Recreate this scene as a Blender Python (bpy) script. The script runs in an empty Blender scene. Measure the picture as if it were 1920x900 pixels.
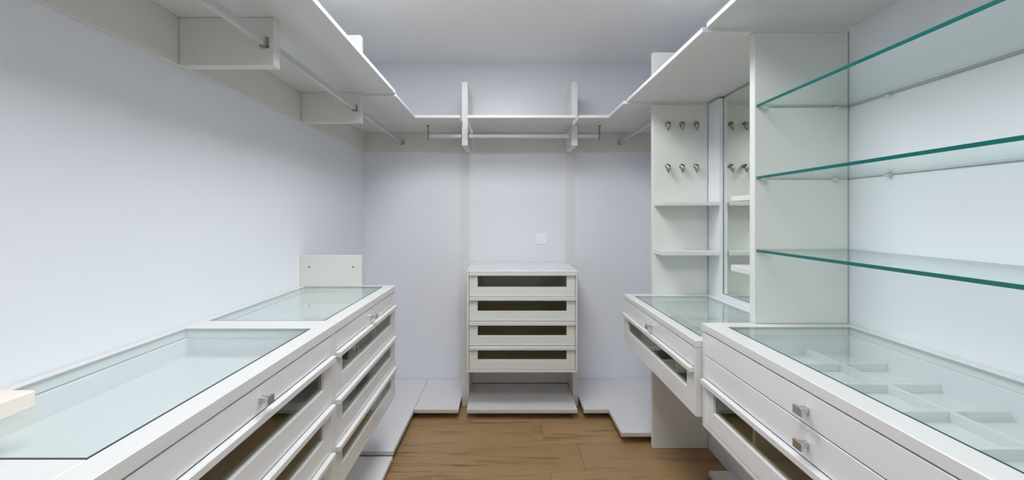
import bpy, bmesh, math, random
from mathutils import Vector, Matrix

random.seed(7)
S = bpy.context.scene
C = S.collection
E = 1.33                      # eye height above the floor; all "h" values below are heights relative to the eye

# ------------------------------------------------------------------ camera, world, exposure
cam_data = bpy.data.cameras.new('camera')
cam = bpy.data.objects.new('camera', cam_data)
C.objects.link(cam)
cam.location = (0, 0, E)
cam.rotation_euler = (math.pi / 2, 0, 0)
cam_data.sensor_fit = 'HORIZONTAL'
cam_data.sensor_width = 36
cam_data.lens = 36 * 820 / 1920
cam_data.shift_x = 15 / 1920
cam_data.shift_y = -45 / 1920
cam_data.clip_start = 0.02
S.camera = cam

w = bpy.data.worlds.new('world')
S.world = w
w.use_nodes = True
w.node_tree.nodes['Background'].inputs[0].default_value = (0.93, 0.97, 1, 1)
w.node_tree.nodes['Background'].inputs[1].default_value = 0.6
S.view_settings.view_transform = 'Standard'
S.view_settings.look = 'None'
S.view_settings.exposure = 0.0
S.view_settings.gamma = 1
S.view_settings.use_curve_mapping = False
S.cycles.max_bounces = 16
S.cycles.diffuse_bounces = 10
S.cycles.transparent_max_bounces = 24
LAMP_STRENGTH, FILL_NEAR = 20.0, 18.0
LAMP_COLOUR = (0.965, 0.985, 0.995)

# ------------------------------------------------------------------ materials
def nodes(name):
    m = bpy.data.materials.new(name)
    m.use_nodes = True
    nt = m.node_tree
    return m, nt, nt.nodes['Principled BSDF'], nt.nodes['Material Output']

def solid(name, col, rough=0.4, metal=0.0, spec=0.5, var=0.03, scale=6.0, bump=0.0, bscale=200.0, coat=0.0):
    m, nt, b, out = nodes(name)
    tc = nt.nodes.new('ShaderNodeTexCoord')
    n = nt.nodes.new('ShaderNodeTexNoise')
    n.inputs['Scale'].default_value = scale
    n.inputs['Detail'].default_value = 4
    nt.links.new(tc.outputs['Object'], n.inputs['Vector'])
    r = nt.nodes.new('ShaderNodeMix'); r.data_type = 'RGBA'
    r.inputs[6].default_value = (*[c * (1 - var) for c in col], 1)
    r.inputs[7].default_value = (*[min(1, c * (1 + var)) for c in col], 1)
    nt.links.new(n.outputs['Fac'], r.inputs[0])
    nt.links.new(r.outputs[2], b.inputs['Base Color'])
    b.inputs['Roughness'].default_value = rough
    b.inputs['Metallic'].default_value = metal
    b.inputs['Specular IOR Level'].default_value = spec
    b.inputs['Coat Weight'].default_value = coat
    b.inputs['Coat Roughness'].default_value = 0.08
    if bump:
        n2 = nt.nodes.new('ShaderNodeTexNoise')
        n2.inputs['Scale'].default_value = bscale
        nt.links.new(tc.outputs['Object'], n2.inputs['Vector'])
        bp = nt.nodes.new('ShaderNodeBump')
        bp.inputs['Strength'].default_value = bump
        bp.inputs['Distance'].default_value = 0.002
        nt.links.new(n2.outputs['Fac'], bp.inputs['Height'])
        nt.links.new(bp.outputs['Normal'], b.inputs['Normal'])
    return m

def glass(name, tint, refl=1.0, rough=0.0):
    m = bpy.data.materials.new(name)
    m.use_nodes = True
    nt = m.node_tree
    nt.nodes.remove(nt.nodes['Principled BSDF'])
    out = nt.nodes['Material Output']
    tr = nt.nodes.new('ShaderNodeBsdfTransparent'); tr.inputs[0].default_value = (*tint, 1)
    gl = nt.nodes.new('ShaderNodeBsdfGlossy'); gl.inputs['Roughness'].default_value = rough
    gl.inputs['Color'].default_value = (0.96, 1.0, 0.99, 1)
    fr = nt.nodes.new('ShaderNodeFresnel')
    ge = nt.nodes.new('ShaderNodeNewGeometry')          # same reflectance on both faces of the unrefracting pane
    io = nt.nodes.new('ShaderNodeMapRange'); io.inputs[3].default_value = 1.5; io.inputs[4].default_value = 1 / 1.5
    nt.links.new(ge.outputs['Backfacing'], io.inputs[0]); nt.links.new(io.outputs[0], fr.inputs['IOR'])
    mu = nt.nodes.new('ShaderNodeMath'); mu.operation = 'MULTIPLY'; mu.inputs[1].default_value = refl
    mx = nt.nodes.new('ShaderNodeMixShader')
    nt.links.new(fr.outputs[0], mu.inputs[0])
    nt.links.new(mu.outputs[0], mx.inputs[0])
    nt.links.new(tr.outputs[0], mx.inputs[1])
    nt.links.new(gl.outputs[0], mx.inputs[2])
    nt.links.new(mx.outputs[0], out.inputs[0])
    return m

def wood_floor(name, a, b_, seed):
    m, nt, b, out = nodes(name)
    tc = nt.nodes.new('ShaderNodeTexCoord')
    oi = nt.nodes.new('ShaderNodeObjectInfo')
    add = nt.nodes.new('ShaderNodeVectorMath'); add.operation = 'ADD'
    sc = nt.nodes.new('ShaderNodeVectorMath'); sc.operation = 'SCALE'; sc.inputs['Scale'].default_value = 37.0
    cx = nt.nodes.new('ShaderNodeCombineXYZ')
    for i in range(3):
        nt.links.new(oi.outputs['Random'], cx.inputs[i])
    nt.links.new(cx.outputs[0], sc.inputs[0])
    nt.links.new(tc.outputs['Object'], add.inputs[0]); nt.links.new(sc.outputs[0], add.inputs[1])
    mp = nt.nodes.new('ShaderNodeMapping'); mp.inputs['Scale'].default_value = (1.1, 13, 4)
    nt.links.new(add.outputs[0], mp.inputs[0])
    n1 = nt.nodes.new('ShaderNodeTexNoise'); n1.inputs['Scale'].default_value = 1.6
    n1.inputs['Detail'].default_value = 8; n1.inputs['Distortion'].default_value = 0.8
    nt.links.new(mp.outputs[0], n1.inputs['Vector'])
    n2 = nt.nodes.new('ShaderNodeTexNoise'); n2.inputs['Scale'].default_value = 7; n2.inputs['Detail'].default_value = 8
    nt.links.new(mp.outputs[0], n2.inputs['Vector'])
    mixf = nt.nodes.new('ShaderNodeMath'); mixf.operation = 'MULTIPLY_ADD'; mixf.inputs[1].default_value = 0.65
    nt.links.new(n2.outputs['Fac'], mixf.inputs[0]); nt.links.new(n1.outputs['Fac'], mixf.inputs[2])
    ra = nt.nodes.new('ShaderNodeValToRGB')
    ra.color_ramp.elements[0].position = 0.50; ra.color_ramp.elements[0].color = (*b_, 1)
    ra.color_ramp.elements[1].position = 0.80; ra.color_ramp.elements[1].color = (*a, 1)
    nt.links.new(mixf.outputs[0], ra.inputs[0])
    # each plank slightly its own tone
    hs = nt.nodes.new('ShaderNodeHueSaturation')
    mr = nt.nodes.new('ShaderNodeMapRange'); mr.inputs[3].default_value = 0.88; mr.inputs[4].default_value = 1.1
    nt.links.new(oi.outputs['Random'], mr.inputs[0]); nt.links.new(mr.outputs[0], hs.inputs['Value'])
    nt.links.new(ra.outputs[0], hs.inputs['Color'])
    nt.links.new(hs.outputs[0], b.inputs['Base Color'])
    b.inputs['Roughness'].default_value = 0.42
    bp = nt.nodes.new('ShaderNodeBump'); bp.inputs['Strength'].default_value = 0.15; bp.inputs['Distance'].default_value = 0.002
    nt.links.new(mixf.outputs[0], bp.inputs['Height']); nt.links.new(bp.outputs['Normal'], b.inputs['Normal'])
    return m

def emit(name, col, s):
    m = bpy.data.materials.new(name); m.use_nodes = True
    nt = m.node_tree; nt.nodes.remove(nt.nodes['Principled BSDF'])
    e = nt.nodes.new('ShaderNodeEmission'); e.inputs[0].default_value = (*col, 1); e.inputs[1].default_value = s
    nt.links.new(e.outputs[0], nt.nodes['Material Output'].inputs[0])
    return m

M = {
    'wall': solid('white_wall_paint', (0.80, 0.818, 0.868), 0.32, var=0.012, scale=2, bump=0.03, bscale=90),
    'ceiling': solid('ceiling_paint', (0.86, 0.86, 0.865), 0.8, var=0.01, scale=2),
    'laminate': solid('white_laminate', (0.715, 0.72, 0.715), 0.28, var=0.015, scale=14, bump=0.05, bscale=400),
    'gloss': solid('white_gloss_front', (0.775, 0.785, 0.79), 0.16, var=0.01, scale=5),
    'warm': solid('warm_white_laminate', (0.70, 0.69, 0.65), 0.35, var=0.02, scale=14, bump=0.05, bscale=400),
    'green': solid('pale_green_white_laminate', (0.73, 0.75, 0.71), 0.35, var=0.015, scale=14, bump=0.05, bscale=400),
    'platform': solid('platform_laminate', (0.72, 0.72, 0.735), 0.3, var=0.02, scale=8, bump=0.05, bscale=300),
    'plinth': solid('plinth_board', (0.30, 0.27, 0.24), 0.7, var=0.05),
    'strip': solid('pale_wall_strip', (0.745, 0.75, 0.755), 0.5, var=0.02, scale=3),
    'cream': solid('cream_board', (0.86, 0.77, 0.69), 0.5, var=0.03, scale=20),
    'chrome': solid('satin_chrome', (0.62, 0.63, 0.66), 0.22, metal=1.0, var=0.03),
    'steel': solid('brushed_nickel', (0.42, 0.41, 0.39), 0.32, metal=1.0, var=0.08, scale=30),
    'alu': solid('aluminium_rod', (0.60, 0.60, 0.59), 0.4, metal=0.5, var=0.03, scale=40),
    'bracket': solid('rod_socket_metal', (0.38, 0.36, 0.32), 0.4, metal=1.0, var=0.05),
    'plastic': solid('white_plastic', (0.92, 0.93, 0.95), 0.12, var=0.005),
    'screw': solid('screw_metal', (0.25, 0.24, 0.23), 0.4, metal=0.9),
    'edge_teal': solid('polished_teal_glass_edge', (0.003, 0.125, 0.112), 0.08, var=0.1, scale=9),
    'edge_ground_shade': solid('ground_edge_and_frame_shade', (0.30, 0.35, 0.35), 0.6, var=0.08),
    'raw_edge': solid('worn_edge_band', (0.58, 0.55, 0.50), 0.6, var=0.12, scale=40),
    'edge_dark': solid('dark_glass_edge', (0.035, 0.05, 0.065), 0.5, spec=0.2, var=0.1, scale=9),
    'glass_top': glass('pale_tinted_glass', (0.965, 0.985, 0.983), 1.0),
    'glass_shelf': glass('green_tinted_glass', (0.952, 0.983, 0.972), 0.9),
    'glass_drawer': glass('smoked_drawer_glass', (0.80, 0.785, 0.70), 1.0),
    'floor': wood_floor('oak_planks', (0.40, 0.25, 0.118), (0.13, 0.066, 0.025), 0),
    'subfloor': solid('plank_joint', (0.10, 0.06, 0.035), 0.8),
    'lamp': emit('lamp_diffuser', LAMP_COLOUR, LAMP_STRENGTH),
    'near_fill': emit('near_fill_diffuser', LAMP_COLOUR, FILL_NEAR),
    'pin': solid('clear_shelf_pin', (0.75, 0.77, 0.77), 0.1, var=0.02, coat=0.5),
}
mm = bpy.data.materials.new('silvered_mirror'); mm.use_nodes = True
_b = mm.node_tree.nodes['Principled BSDF']
_b.inputs['Base Color'].default_value = (0.86, 0.90, 0.85, 1); _b.inputs['Metallic'].default_value = 1; _b.inputs['Roughness'].default_value = 0.012
M['mirror'] = mm

# ------------------------------------------------------------------ helpers
def add_box(bm, b, bevel=0.0012):
    """b = (x0,x1,y0,y1,h0,h1); h relative to the eye."""
    x0, x1 = sorted(b[0:2]); y0, y1 = sorted(b[2:4]); z0, z1 = sorted((b[4] + E, b[5] + E))
    r = bmesh.ops.create_cube(bm, size=1)
    vs = r['verts']
    for v in vs:
        v.co = Vector((x0 + (v.co.x + .5) * (x1 - x0), y0 + (v.co.y + .5) * (y1 - y0), z0 + (v.co.z + .5) * (z1 - z0)))
    bv = min(bevel, 0.24 * min(x1 - x0, y1 - y0, z1 - z0))
    if bv > 0.0003:
        es = list({e for v in vs for e in v.link_edges})
        bmesh.ops.bevel(bm, geom=es, offset=bv, segments=1, affect='EDGES', profile=0.5)

def world_loc(o):
    p = Vector((0, 0, 0))
    while o:
        p = p + o.location; o = o.parent
    return p

def finish(name, bm, mat, parent=None, smooth=False):
    me = bpy.data.meshes.new(name)
    cs = [v.co for v in bm.verts]
    lo = Vector([min(c[i] for c in cs) for i in range(3)]); hi = Vector([max(c[i] for c in cs) for i in range(3)])
    org = (lo + hi) / 2
    if parent is None:
        org.z = lo.z
    for v in bm.verts:
        v.co -= org
    bmesh.ops.recalc_face_normals(bm, faces=bm.faces)
    bm.to_mesh(me); bm.free()
    me.materials.append(mat)
    if smooth:
        for p in me.polygons: p.use_smooth = True
    o = bpy.data.objects.new(name, me)
    C.objects.link(o)
    if parent is not None:
        o.parent = parent
        o.location = org - world_loc(parent)
    else:
        o.location = org
    return o

def boxes(name, bs, mat, parent=None, bevel=0.0012):
    bm = bmesh.new()
    for b in bs: add_box(bm, b, bevel)
    return finish(name, bm, mat, parent)

def tag(o, label=None, cat=None, group=None, kind=None):
    if label: o['label'] = label
    if cat: o['category'] = cat
    if group: o['group'] = group
    if kind: o['kind'] = kind
    return o

def thing(name, loc, label, cat, group=None):
    o = bpy.data.objects.new(name, None)
    o.empty_display_size = 0.1
    C.objects.link(o)
    o.location = (loc[0], loc[1], loc[2] + E)
    return tag(o, label, cat, group)

def copy_tree(root, offset, label):
    r = root.copy(); C.objects.link(r); r.location = root.location + Vector(offset); r['label'] = label
    for ch in list(root.children):
        c = ch.copy(); C.objects.link(c); c.parent = r
        for g in list(ch.children):
            d = g.copy(); C.objects.link(d); d.parent = c
    return r

def struct(name, bs, mat, bevel=0):
    return tag(boxes(name, bs, mat, None, bevel), kind='structure')

def add_prism(bm, pts, h0, h1, bevel=0.0012):
    """polygon in plan (x,y), extruded from h0 to h1."""
    vs = [bm.verts.new((x, y, h0 + E)) for x, y in pts]
    f = bm.faces.new(vs)
    r = bmesh.ops.extrude_face_region(bm, geom=[f])
    nv = [g for g in r['geom'] if isinstance(g, bmesh.types.BMVert)]
    for v in nv: v.co.z = h1 + E
    allv = set(vs) | set(nv)
    es = [e for e in bm.edges if e.verts[0] in allv and e.verts[1] in allv]
    bmesh.ops.bevel(bm, geom=es, offset=bevel, segments=1, affect='EDGES', profile=0.5)

def add_tube(bm, pts, radii, seg=12, cap=True, sx=1.0, sz=1.0):
    rings = []
    n = len(pts)
    for i, p in enumerate(pts):
        p = Vector(p)
        d = (Vector(pts[min(i + 1, n - 1)]) - Vector(pts[max(i - 1, 0)])).normalized()
        up = Vector((0, 0, 1)) if abs(d.z) < 0.95 else Vector((1, 0, 0))
        a = d.cross(up).normalized(); b = a.cross(d).normalized()
        r = radii[i] if isinstance(radii, (list, tuple)) else radii
        rings.append([bm.verts.new(p + a * math.cos(2 * math.pi * k / seg) * r * sx + b * math.sin(2 * math.pi * k / seg) * r * sz) for k in range(seg)])
    for i in range(n - 1):
        for k in range(seg):
            bm.faces.new((rings[i][k], rings[i][(k + 1) % seg], rings[i + 1][(k + 1) % seg], rings[i + 1][k]))
    if cap:
        bm.faces.new(rings[0][::-1]); bm.faces.new(rings[-1])

# ------------------------------------------------------------------ room
XL, XR, YB, YF = -1.084, 1.219, 3.392, -1.15
HC = 1.187
T = 0.1
floor = struct('floor', [(XL - T, XR + T, YF - T, YB + T, -E - 0.06, -E - 0.004)], M['subfloor'])
struct('ceiling', [(XL - T, XR + T, YF - T, YB + T, HC, HC + T)], M['ceiling'])
struct('wall_left', [(XL - T, XL, YF, YB, -E, HC)], M['wall'])
struct('wall_right', [(XR, XR + T, YF, YB, -E, HC)], M['wall'])
struct('wall_back', [(XL - T, XR + T, YB, YB + T, -E, HC)], M['wall'])
DX0, DX1, DH = -0.36, 0.60, 0.76                       # unseen doorway, opened behind the camera to add frontal light
struct('wall_front', [(XL - T, DX0, YF - T, YF, -E, HC), (DX1, XR + T, YF - T, YF, -E, HC), (DX0, DX1, YF - T, YF, DH, HC)], M['wall'])
struct('added_doorway', [(DX0, DX0 + .03, YF - T - .01, YF + .01, -E, DH), (DX1 - .03, DX1, YF - T - .01, YF + .01, -E, DH), (DX0 + .03, DX1 - .03, YF - T - .01, YF + .01, DH - .03, DH)], M['laminate'])

# floor planks, running across the room, each a part of the floor
rows = [(3.10, 3.385, 0.1), (2.835, 3.10, 0.447), (2.566, 2.835, 0.237), (2.272, 2.566, 0.426), (1.99, 2.272, 0.24),
        (1.71, 1.99, 0.55), (1.43, 1.71, 0.1), (1.15, 1.43, 0.4), (0.87, 1.15, -0.1), (0.59, 0.87, 0.3), (0.31, 0.59, 0.5),
        (0.03, 0.31, 0.0), (-0.25, 0.03, 0.4), (-0.53, -0.25, 0.2), (-0.81, -0.53, 0.45), (-1.145, -0.81, 0.1)]
LEN = 1.2
plank_cache = {}
for y0, y1, xj in rows:
    xs = [XL + 0.002]
    k = xj - LEN * 3
    while k < XR:
        if k > XL + 0.05: xs.append(k)
        k += LEN
    xs.append(XR - 0.002)
    for a, b in zip(xs[:-1], xs[1:]):
        boxes('plank', [(a + 0.0007, b - 0.0007, y0 + 0.0007, y1 - 0.0007, -E - 0.006, -E + random.uniform(-0.0004, 0.0004))], M['floor'], floor, 0.001)

# recessed ceiling lamp above the frame, plus an added unseen fill panel nearer the camera
def ceiling_lamp(x, y, sx, sy, label, m='lamp'):
    t = thing('ceiling_light', (x, y, HC - 0.012), label, 'light', 'recessed ceiling panels')
    f = 0.02
    boxes('frame', [(x - sx, x + sx, y - sy - f, y - sy, HC - .012, HC), (x - sx, x + sx, y + sy, y + sy + f, HC - .012, HC),
                    (x - sx - f, x - sx, y - sy - f, y + sy + f, HC - .012, HC), (x + sx, x + sx + f, y - sy - f, y + sy + f, HC - .012, HC)], M['plastic'], t)
    boxes('diffuser', [(x - sx, x + sx, y - sy, y + sy, HC - .008, HC - .001)], M[m], t, 0)
ceiling_lamp(-0.08, 1.85, 0.30, 0.30, 'square recessed ceiling panel light above the middle of the closet')
ceiling_lamp(-0.06, 0.45, 0.30, 0.30, 'added square ceiling panel filling the near end of the closet with light', 'near_fill')

# thin pale vertical strips on the back wall above the chest
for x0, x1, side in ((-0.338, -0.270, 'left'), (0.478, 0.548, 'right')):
    tag(boxes('wall_strip', [(x0, x1, YB - 0.0025, YB - .0002, -0.352, 0.494)], M['strip'], None, 0.0006),
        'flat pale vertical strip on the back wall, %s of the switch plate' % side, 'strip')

# ------------------------------------------------------------------ drawers and cabinets
LEFTX, NEARX, NICHEX, CHESTY = -0.584, 0.706, 0.685, 2.850
MAPS = {
    'left': lambda u0, u1, d0, d1, h0, h1: (LEFTX - d0, LEFTX - d1, u0, u1, h0, h1),
    'near': lambda u0, u1, d0, d1, h0, h1: (NEARX + d0, NEARX + d1, u0, u1, h0, h1),
    'niche': lambda u0, u1, d0, d1, h0, h1: (NICHEX + d0, NICHEX + d1, u0, u1, h0, h1),
    'chest': lambda u0, u1, d0, d1, h0, h1: (u0, u1, CHESTY + d0, CHESTY + d1, h0, h1),
}

def knob(mp, u, h, parent):
    bm = bmesh.new()
    add_box(bm, mp(u - .007, u + .007, 0.0, -0.020, h - .007, h + .007), .001)
    add_box(bm, mp(u - .019, u + .011, -0.020, -0.028, h - .010, h + .010), .0012)
    return finish('knob', bm, M['chrome'], parent)

def plain_drawer(mp, root, u0, u1, h0, h1, depth, dividers=0, cross=False, mat=None):
    g = 0.0015
    bs = [mp(u0 + g, u1 - g, 0.0, 0.018, h0, h1)]
    b0 = h0 + 0.004
    t = 0.010
    ih = h1 + 0.0035
    bs += [mp(u0 + .02, u1 - .02, 0.018, depth, b0, b0 + .006),
           mp(u0 + .02, u0 + .02 + t, 0.018, depth, b0, ih), mp(u1 - .02 - t, u1 - .02, 0.018, depth, b0, ih),
           mp(u0 + .02, u1 - .02, depth - t, depth, b0, ih)]
    d = boxes('drawer', bs, mat or M['gloss'], root)
    n = dividers
    for i in range(n):
        u = u0 + .03 + (u1 - u0 - .06) * (i + 1) / (n + 1)
        boxes('divider', [mp(u - .005, u + .005, 0.020, depth - t - .002, b0 + .006, b0 + .030)], M['laminate'], d)
    if cross:
        for dd in cross:
            for i in range(n + 1):
                ua = u0 + .03 + (u1 - u0 - .06) * i / (n + 1) + .006
                ub = u0 + .03 + (u1 - u0 - .06) * (i + 1) / (n + 1) - .006
                boxes('divider', [mp(ua, ub, dd - .005, dd + .005, b0 + .006, b0 + .030)], M['laminate'], d)
    knob(mp, (u0 + u1) / 2, (h0 + h1) / 2 - 0.002, d)
    return d

def glass_drawer(mp, root, u0, u1, htop, hlip, hwin, hbot, depth, stile=0.062, dividers=2, mat=None):
    """lip from htop to hlip, window from hlip to hwin, bottom rail to hbot."""
    g = 0.0015
    fm = mat or M['gloss']
    a, b = u0 + g, u1 - g
    bs = [mp(a, a + stile, 0, .020, hbot, hlip), mp(b - stile, b, 0, .020, hbot, hlip),
          mp(a + stile, b - stile, 0, .020, hbot, hwin), mp(a, b, .004, .020, hlip, htop - .002)]
    # drawer box
    b0 = hbot + .006
    bs += [mp(u0 + .02, u1 - .02, .020, depth, b0, b0 + .008), mp(u0 + .02, u0 + .03, .020, depth, b0, hlip - .005),
           mp(u1 - .03, u1 - .02, .020, depth, b0, hlip - .005), mp(u0 + .02, u1 - .02, depth - .01, depth, b0, hlip - .005)]
    d = boxes('drawer', bs, fm, root)
    boxes('lip', [mp(a, b, -.016, .003, hlip, htop)], M['laminate'], d, .002)
    boxes('glass_pane', [mp(a + stile + .0005, b - stile - .0005, .009, .013, hwin + .0005, hlip - .0005)], M['glass_drawer'], d, 0)
    for i in range(dividers):
        u = u0 + (u1 - u0) * (i + 1) / (dividers + 1)
        boxes('divider', [mp(u - .005, u + .005, .024, depth - .015, b0 + .008, hlip - .012)], M['laminate'], d)
    return d

def carcass(mp, root, u0, u1, htop, hbot, depth, t=0.016, backh=None):
    """hollow body: two sides, bottom, back; sides flush with the drawer fronts."""
    bs = [mp(u0, u0 + t, 0, depth, hbot, htop), mp(u1 - t, u1, 0, depth, hbot, htop),
          mp(u0 + t, u1 - t, 0.0, depth, hbot, hbot + .013), mp(u0 + t, u1 - t, depth - .008, depth, hbot + .013, htop)]
    return boxes('carcass', bs, M['laminate'], root)

# ---- left run: two cabinets under one long glazed counter
LD = 0.497
def left_cabinet(u0, u1, label, divs):
    mp = MAPS['left']
    t = thing('drawer_cabinet', (LEFTX - LD / 2, (u0 + u1) / 2, -0.968), label, 'cabinet')
    carcass(mp, t, u0, u1, -.403, -.968, LD)
    a, b = u0 + .016, u1 - .016
    plain_drawer(mp, t, a, b, -.470, -.406, LD - .03, dividers=0)
    for top, lip, win, bot in ((-.473, -.492, -.565, -.634), (-.637, -.656, -.729, -.798), (-.801, -.820, -.893, -.953)):
        glass_drawer(mp, t, a, b, top, lip, win, bot, LD - .03, dividers=divs)
    return t
left_cabinet(0.60, 1.499, 'white wall-hung drawer cabinet with glass windows, nearest the viewer on the left', 0)
left_cabinet(1.501, 2.346, 'white wall-hung drawer cabinet with glass windows, far end of the left counter', 2)

def counter(root_label, x0, x1, y0, y1, h0, h1, openings, name, parent=None, edge_side=-1):
    """frame with glazed openings; openings = (ox0, ox1, oy0, oy1) share ox0, ox1, sorted along y."""
    if parent is None:
        t = thing(name, ((x0 + x1) / 2, (y0 + y1) / 2, h0), root_label, 'countertop')
    else:
        t = parent
    ox0, ox1 = openings[0][0], openings[0][1]
    bs = [(x0, ox0, y0, y1, h0, h1), (ox1, x1, y0, y1, h0, h1)]
    ys = [y0] + [v for o in openings for v in o[2:4]] + [y1]
    for i in range(0, len(ys), 2):
        bs.append((ox0, ox1, ys[i], ys[i + 1], h0, h1))
    fr = boxes('frame' if parent is None else 'countertop', bs, M['laminate'], t, 0.0015)
    for o in openings:
        holder = t if parent is None else fr
        w, n = .0048, .0012                     # the aisle and viewer sides show a wide gap line, the wall and far sides a thin one
        wl, wr = (n, w) if o[0] < 0 else (w, n)
        p = boxes('glass_pane', [(o[0] + wl, o[1] - wr, o[2] + w, o[3] - n, h1 - .007, h1 - .0005)], M['glass_top'], holder, 0)
        q = holder if parent is not None else p
        near = (o[0], o[1], o[2], o[2] + w, h1 - .008, h1 - .0004)
        far = (o[0], o[1], o[3] - n, o[3], h1 - .008, h1 - .0004)
        lo = (o[0], o[0] + wl, o[2] + w, o[3] - n, h1 - .008, h1 - .0004)
        hi = (o[1] - wr, o[1], o[2] + w, o[3] - n, h1 - .008, h1 - .0004)
        boxes('glass_edge', [near, hi if o[0] < 0 else lo], M['edge_dark'], q, 0)
        boxes('glass_edge', [far, lo if o[0] < 0 else hi], M['edge_ground_shade'], q, 0)  # grey of the frame's shaded inner face, put into the glass edge colour
    return t

counter('long white countertop with two inset glass panes along the left wall', XL + .001, LEFTX + .002, 0.598, 2.348, -.402, -.372,
        [(-1.052, -.638, .669, 1.446), (-1.052, -.638, 1.556, 2.311)], 'glazed_countertop')

# board standing at the far end of the left counter
t = thing('end_board', (-0.92, 2.333, -.372), 'small upright white board with two screws at the far end of left counter', 'board')
boxes('board', [(XL + .001, -.756, 2.324, 2.344, -.3715, -.209)], M['warm'], t)
for sx in (-1.035, -0.803):
    bm = bmesh.new(); add_tube(bm, [(sx, 2.3245, -.272 + E), (sx, 2.3215, -.272 + E)], [.005, .004], 10)
    finish('screw', bm, M['screw'], t)

# cream slab on the near glass
bm = bmesh.new(); add_prism(bm, [(-1.07, 0.52), (-.921, 0.52), (-.913, 0.853), (-1.07, 0.853)], -.3715, -.339, .002)
tag(finish('wooden_slab', bm, M['cream']), 'cream coloured slab lying on the left glass counter against the wall', 'board')

# ---- right near unit
ND = XR - NEARX - .002
mp = MAPS['near']
t = thing('drawer_cabinet', (NEARX + ND / 2, 1.02, -.745), 'white wall-hung cabinet under the glass shelves, two knobbed drawers above a glazed one', 'cabinet')
N0, N1 = 0.48, 1.556
carcass(mp, t, N0, N1, -.408, -.745, ND)
counter(None, NEARX - .002, XR - .001, N0 - .002, N1 + .002, -.407, -.380, [(.767, 1.184, .56, 1.498)], 'countertop', t)
plain_drawer(mp, t, N0 + .016, N1 - .016, -.487, -.411, ND - .03, dividers=5, cross=(.17, .33))
plain_drawer(mp, t, N0 + .016, N1 - .016, -.568, -.490, ND - .03)
glass_drawer(mp, t, N0 + .016, N1 - .016, -.571, -.590, -.666, -.729, ND - .03, dividers=3)

# ---- right niche unit
ID = 1.167 - NICHEX
mp = MAPS['niche']
t = thing('drawer_cabinet', (NICHEX + ID / 2, 2.03, -.717), 'lower white cabinet under the mirror with one knobbed and one glazed drawer', 'cabinet')
I0, I1 = 1.560, 2.498
carcass(mp, t, I0, I1, -.471, -.717, ID)
counter(None, NICHEX - .002, 1.167, I0 - .0005, I1 + .001, -.470, -.445, [(.727, 1.128, 1.62, 2.432)], 'countertop', t)
plain_drawer(mp, t, I0 + .016, I1 - .016, -.543, -.474, ID - .03, dividers=3, cross=(.22,))
glass_drawer(mp, t, I0 + .016, I1 - .016, -.546, -.565, -.638, -.703, ID - .03, dividers=3)

# ---- chest of drawers at the back
mp = MAPS['chest']
CX0, CX1 = -.2433, .4796
CD = YB - CHESTY - .004
t = thing('chest_of_drawers', ((CX0 + CX1) / 2, CHESTY + CD / 2, -E), 'white chest with four glass fronted drawers against the back wall', 'chest')
boxes('carcass', [mp(CX0, CX0 + .014, 0, CD, -1.020, -.366), mp(CX1 - .014, CX1, 0, CD, -1.020, -.366),
                  mp(CX0 + .014, CX1 - .014, 0, CD, -1.020, -1.003), mp(CX0 + .014, CX1 - .014, CD - .008, CD, -1.003, -.366)], M['laminate'], t)
boxes('top', [mp(CX0, CX1, 0.0, CD, -.3655, -.355)], M['gloss'], t)
for top, lip, win, bot in ((-.367, -.388, -.463, -.525), (-.527, -.550, -.620, -.685), (-.688, -.711, -.780, -.845), (-.848, -.871, -.937, -1.001)):
    glass_drawer(mp, t, CX0 + .015, CX1 - .015, top, lip, win, bot, CD - .05, stile=.055, dividers=0, mat=M['green'])
boxes('side_panel', [(-.295, -.2445, 3.06, YB - .001, -E, -.366)], M['warm'], t)
boxes('side_panel', [(.481, .520, 3.06, YB - .001, -E, -.366)], M['warm'], t)
boxes('back_panel', [(-.244, .4805, 3.30, 3.318, -1.2595, -1.0205)], M['warm'], t)

# switch plate above the chest
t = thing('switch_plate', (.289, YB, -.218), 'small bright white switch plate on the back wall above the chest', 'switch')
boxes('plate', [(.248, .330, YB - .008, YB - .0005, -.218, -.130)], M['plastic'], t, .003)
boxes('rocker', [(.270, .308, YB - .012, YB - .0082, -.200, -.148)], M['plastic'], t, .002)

# ------------------------------------------------------------------ floor platforms
PT, PB = -1.2617, -1.2855
def platform(name, pts, plinth, label, top=PT, bot=PB):
    xs = [p[0] for p in pts]; ys = [p[1] for p in pts]
    t = thing(name, (sum(xs) / len(xs), sum(ys) / len(ys), -E), label, 'platform')
    bm = bmesh.new(); add_prism(bm, pts, bot, top, .0015)
    bd = finish('board', bm, M['platform'], t)
    bd.data.materials.append(M['raw_edge'])
    for p in bd.data.polygons:
        if abs(p.normal.z) < .9: p.material_index = 1
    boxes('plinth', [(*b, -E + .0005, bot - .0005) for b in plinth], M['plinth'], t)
    return t
platform('floor_platform', [(XL + .002, 2.346), (-.594, 2.346), (-.587, 2.85), (-.587, YB - .002), (XL + .002, YB - .002)],
         [(XL + .004, -.68, 2.40, YB - .01)], 'low white platform board running back along the left wall')
platform('floor_platform', [(-.5855, CHESTY), (-.2965, CHESTY), (-.2965, YB - .002), (-.5855, YB - .002)],
         [(-.58, -.31, 2.94, YB - .01)], 'low white platform board on the floor just left of the chest')
platform('floor_platform', [(CX0 + .000, CHESTY - .002), (CX1, CHESTY - .002), (CX1, 3.296), (CX0, 3.296)],
         [(CX0 + .005, CX1 - .005, 2.94, 3.29)], 'low white platform board in the open space under the chest')
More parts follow.
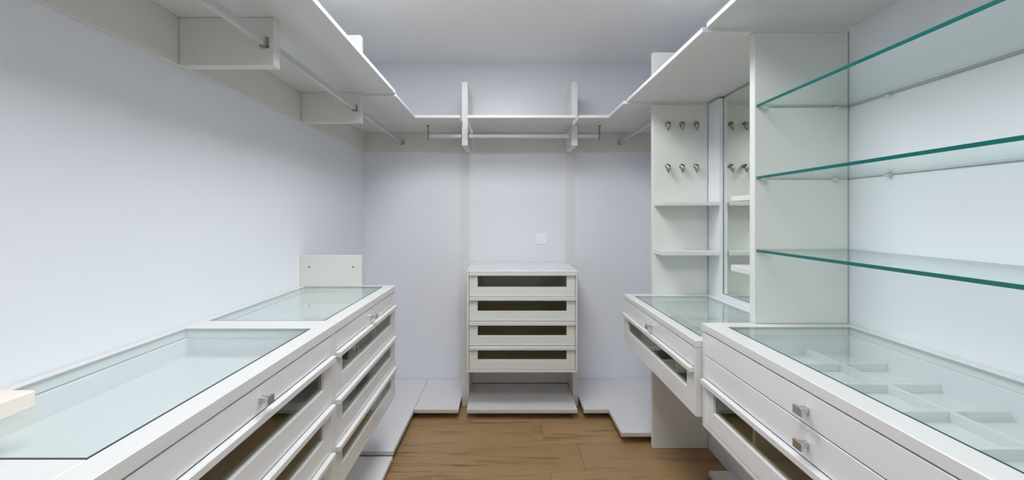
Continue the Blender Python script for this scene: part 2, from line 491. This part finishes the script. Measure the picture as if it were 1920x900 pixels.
platform('floor_platform', [(.5215, CHESTY), (.682, CHESTY), (.683, 2.545), (1.16, 2.545), (1.16, YB - .002), (.5215, YB - .002)],
         [(.53, 1.15, 2.94, YB - .01), (.80, 1.15, 2.63, 2.94)], 'low white corner platform board right of the chest, beside the hook panel')
platform('floor_platform', [(XL + .002, .5), (-.595, .5), (-.595, 2.343), (XL + .002, 2.343)],
         [(XL + .004, -.68, .6, 2.33)], 'low white platform board under the left drawer cabinets', -1.2865, -1.309)
platform('floor_platform', [(1.033, .5), (1.167, .5), (1.167, 2.21), (1.033, 2.21)],
         [(1.06, 1.16, .6, 2.18)], 'narrow low white platform board under the right cabinets', -1.2865, -1.309)

# ------------------------------------------------------------------ upper shelves and their supports
SH = .018
bm = bmesh.new()
add_box(bm, (XL + .001, -.580, -.2, 2.338, .653, .653 + SH))
tag(finish('upper_shelf', bm, M['laminate']), 'long white upper shelf along the left wall', 'shelf')
bm = bmesh.new()
add_prism(bm, [(XL + .001, 2.340), (-.580, 2.340), (-.580, 2.85), (-.288, 2.85), (-.288, 3.055), (-.297, 3.055), (-.297, YB - .001), (XL + .001, YB - .001)], .640, .640 + SH)
tag(finish('corner_shelf', bm, M['laminate']), 'L-shaped white upper corner shelf on the left of the back wall', 'shelf')
bm = bmesh.new()
add_box(bm, (-.238, .471, 2.85, YB - .001, .640, .640 + SH))
tag(finish('upper_shelf', bm, M['laminate']), 'white upper shelf between the two uprights of the back wall', 'shelf')
bm = bmesh.new()
add_prism(bm, [(.517, YB - .001), (.517, 3.055), (.49, 3.055), (.49, 2.85), (.682, 2.85), (.682, 2.496), (XR - .001, 2.496), (XR - .001, YB - .001)], .640, .640 + SH)
tag(finish('corner_shelf', bm, M['laminate']), 'L-shaped white upper corner shelf on the right of the back wall', 'shelf')
tag(boxes('upper_shelf', [(.700, XR - .001, 1.545, 2.494, .649, .649 + SH)], M['laminate']), 'white upper shelf over the mirror niche', 'shelf')
tag(boxes('upper_shelf', [(.715, XR - .001, -.2, 1.543, .664, .664 + SH)], M['laminate']), 'white upper shelf above the glass shelves at right', 'shelf')

# uprights (short boards through the shelves)
def upright(b, label):
    return tag(boxes('shelf_upright', [b], M['laminate'], None, .0015), label, 'upright', 'short upright boards carrying the upper shelves')
# left wall: below and above the shelf (one board each, notched round the shelf by being two joined blocks)
def left_upright(y, label, shelf_lo, shelf_hi):
    t = thing('shelf_upright', (-.92, y, .494), label, 'upright', 'upright boards carrying the upper shelves')
    boxes('lower_board', [(XL + .017, -.756, y - .02, y + .02, .494, shelf_lo - .0005)], M['warm'], t, .0015)
    boxes('upper_board', [(XL + .001, -.756, y - .02, y + .02, shelf_hi + .0005, .955)], M['laminate'], t, .0015)
left_upright(1.456, 'short white upright under the left shelf, nearest the viewer', .653, .671)
left_upright(2.325, 'short white upright under the left shelf, near the back corner', .653, .671)
for x0, x1, side in ((-.2955, -.2535, 'left'), (.473, .515, 'right')):
    tag(boxes('shelf_upright', [(x0, x1, 3.06, YB - .017, .494, .94)], M['laminate'], None, .0015),
        '%s one of two white uprights that cross the back wall shelf' % side, 'upright', 'upright boards carrying the upper shelves')

# backing boards under the shelves
tag(boxes('backing_board', [(XL + .001, XL + .016, -.2, 2.339, .496, .6525)], M['warm']), 'long backing board under the left upper shelf', 'board')
tag(boxes('backing_board', [(XL + .001, XL + .016, 2.346, YB - .018, .496, .6395)], M['warm']), 'short backing board under the left corner shelf', 'board')
tag(boxes('backing_board', [(XL + .001, XR - .001, YB - .016, YB - .001, .496, .6395)], M['warm']), 'backing board under the upper shelf across the back wall', 'board')

# clothes rods
def rod_y(x, y0, y1, h, label, ends=(1, 1)):
    t = thing('clothes_rod', (x, (y0 + y1) / 2, h), label, 'rod', 'aluminium clothes rods')
    boxes('rod', [(x - .009, x + .009, y0 + .0045, y1 - .0045, h - .015, h + .015)], M['alu'], t, .004)
    for y, s, on in ((y0, 1, ends[0]), (y1, -1, ends[1])):
        if not on: continue
        boxes('socket', [(x - .012, x + .012, y, y + s * .003, h - .020, h + .016), (x - .012, x - .0095, y, y + s * .012, h - .020, h + .006),
                         (x + .0095, x + .012, y, y + s * .012, h - .020, h + .006), (x - .012, x + .012, y, y + s * .012, h - .020, h - .0155)], M['bracket'], t, .0005)
rod_y(-.785, .45, 1.4355, .571, 'aluminium clothes rod nearest the viewer on the left')
rod_y(-.785, 1.4765, 2.3045, .571, 'aluminium clothes rod between the two uprights on the left')
rod_y(-.785, 2.3455, YB - .0165, .571, 'short aluminium clothes rod ending at back wall, far left')
rod_y(.893, 2.532, YB - .0165, .571, 'short aluminium clothes rod behind the hook panel on the right')

def rod_x(x0, x1, y, h, label, hang):
    t = thing('clothes_rod', ((x0 + x1) / 2, y, h), label, 'rod', 'aluminium clothes rods')
    boxes('rod', [(x0 + .0035, x1 - .0035, y - .009, y + .009, h - .015, h + .015)], M['alu'], t, .004)
    if hang:
        xh = x0 if hang < 0 else x1
        boxes('hanger', [(xh - .003, xh + .003, y - .012, y + .012, h - .024, .636), (xh - .012, xh + .012, y - .014, y + .014, .636, .6395)], M['bracket'], t, .0005)
rod_x(-.537, -.2965, 3.10, .566, 'short clothes rod stub left of the back uprights', -1)
rod_x(-.2525, .472, 3.10, .566, 'clothes rod between the two uprights of the back wall', 0)
rod_x(.516, .677, 3.10, .566, 'short clothes rod stub right of the back uprights', 1)

# ------------------------------------------------------------------ niche on the right
tag(boxes('side_panel', [(.850, 1.164, 2.500, 2.530, -E + .001, .6395)], M['green'], None, .002), 'tall white side panel with six hooks, far end of the niche', 'panel')
tag(boxes('panel_extension', [(.850, 1.168, 2.500, 2.530, .6585, .936)], M['laminate'], None, .002), 'short white upright standing above the right upper shelf', 'upright')
tag(boxes('side_panel', [(.884, XR - .0045, 1.543, 1.575, -.3795, .6485)], M['green'], None, .002), 'white side panel between the glass shelves and the mirror niche', 'panel')
MX = 1.190                                              # the mirror lies in a shallow recess of the niche's back lining
struct('trim_1', [(1.168, XR - .0005, 1.576, 2.530, -E + .001, -.4215), (1.168, XR - .0005, 2.372, 2.530, -.4215, .6395),
                  (MX + .003, XR - .0005, 1.576, 2.372, -.4215, .6395)], M['wall'])
tag(boxes('mirror', [(MX, MX + .0025, 1.578, 2.370, -.4175, .640)], M['mirror'], None, 0), 'tall frameless mirror beside the hooks above the niche counter', 'mirror')
bs = [(MX - .004, MX + .002, 1.578, 2.3715, -.4213, -.4178), (MX - .003, MX + .002, 2.3702, 2.3718, -.4177, .640)]
tag(boxes('mirror_trim', bs, M['steel'], None, 0), 'thin grey metal trim along the edges of the niche mirror', 'trim')

def ledge(y0, y1, x0, h0, h1, label):
    return tag(boxes('ledge_shelf', [(x0, 1.1635, y0, y1, h0, h1)], M['laminate'], None, .0015), label, 'shelf', 'small ledge shelves in the niche')
ledge(2.362, 2.4995, .856, .0567, .0757, 'upper small white ledge on the hook panel')
ledge(2.362, 2.4995, .856, -.214, -.190, 'lower small white ledge on the hook panel')
ledge(1.5755, 1.708, .886, .0567, .0757, 'upper small white ledge partly hidden by the near panel')
ledge(1.5755, 1.708, .886, -.214, -.190, 'lower small white ledge partly hidden by the near panel')

# hooks
def make_hook(x, h, y, label):
    t = thing('coat_hook', (x, y, h), label, 'hook', 'nickel hooks on the niche panel')
    bm = bmesh.new(); add_tube(bm, [(x, y, h + E), (x, y - .004, h + E), (x, y - .007, h + E)], [.0105, .0105, .008], 16)
    finish('base', bm, M['steel'], t, True)
    bm = bmesh.new()
    z = h + E
    add_tube(bm, [(x, y - .006, z + .001), (x, y - .016, z + .003), (x, y - .025, z - .001), (x - .001, y - .030, z - .014), (x - .002, y - .031, z - .027), (x - .003, y - .036, z - .038)],
             [.009, .011, .013, .012, .009, .0055], 12)
    finish('prong', bm, M['steel'], t, True)
    return t
hx = [.930, 1.011, 1.091]
names = ['left', 'middle', 'right']
h0 = make_hook(hx[0], .524, 2.5005, 'left nickel hook of the upper row on the white panel')
for r, (row, hh) in enumerate((('upper', .524), ('lower', .284))):
    for i in range(3):
        if r == 0 and i == 0: continue
        copy_tree(h0, (hx[i] - hx[0], 0, hh - .524), '%s nickel hook of the %s row on the white panel' % (names[i], row))

# ------------------------------------------------------------------ glass shelves
def glass_shelf(h, label):
    x0, x1, y0, y1 = .890, XR - .002, .48, 1.5415
    th = .009
    t = thing('glass_shelf', ((x0 + x1) / 2, (y0 + y1) / 2, h), label, 'shelf', 'glass shelves at right')
    e = .002
    boxes('glass_pane', [(x0 + e, x1 - .0018, y0, y1 - .0018, h, h + th)], M['glass_shelf'], t, 0)
    boxes('ground_edge', [(x1 - .0015, x1, y0, y1, h, h + th), (x0 + e, x1 - .0017, y1 - .0015, y1, h, h + th)], M['edge_ground_shade'], t, 0)
    boxes('polished_edge', [(x0, x0 + e - .0002, y0, y1, h, h + th)], M['edge_teal'], t, .0004)
    def pin(b0, b1):
        bm = bmesh.new()
        add_tube(bm, [b0, b1], .0035, 12)
        add_box(bm, (min(b0[0], b1[0]) - .009 * (b0[0] == b1[0]), max(b0[0], b1[0]) + .009 * (b0[0] == b1[0]),
                     min(b0[1], b1[1]) - .009 * (b0[1] == b1[1]), max(b0[1], b1[1]) + .009 * (b0[1] == b1[1]), h - .003, h - .0004), .0005)
        finish('shelf_pin', bm, M['pin'], t)
    z = h + E - .004
    for x in (.915, 1.165): pin((x, 1.542, z), (x, 1.527, z))
    for y in (1.378, .70): pin((XR - .0005, y, z), (XR - .016, y, z))
glass_shelf(.383, 'topmost of the three glass shelves on the right wall')
glass_shelf(.130, 'middle of the three glass shelves on the right wall')
glass_shelf(-.127, 'lowest of the three glass shelves on the right wall')
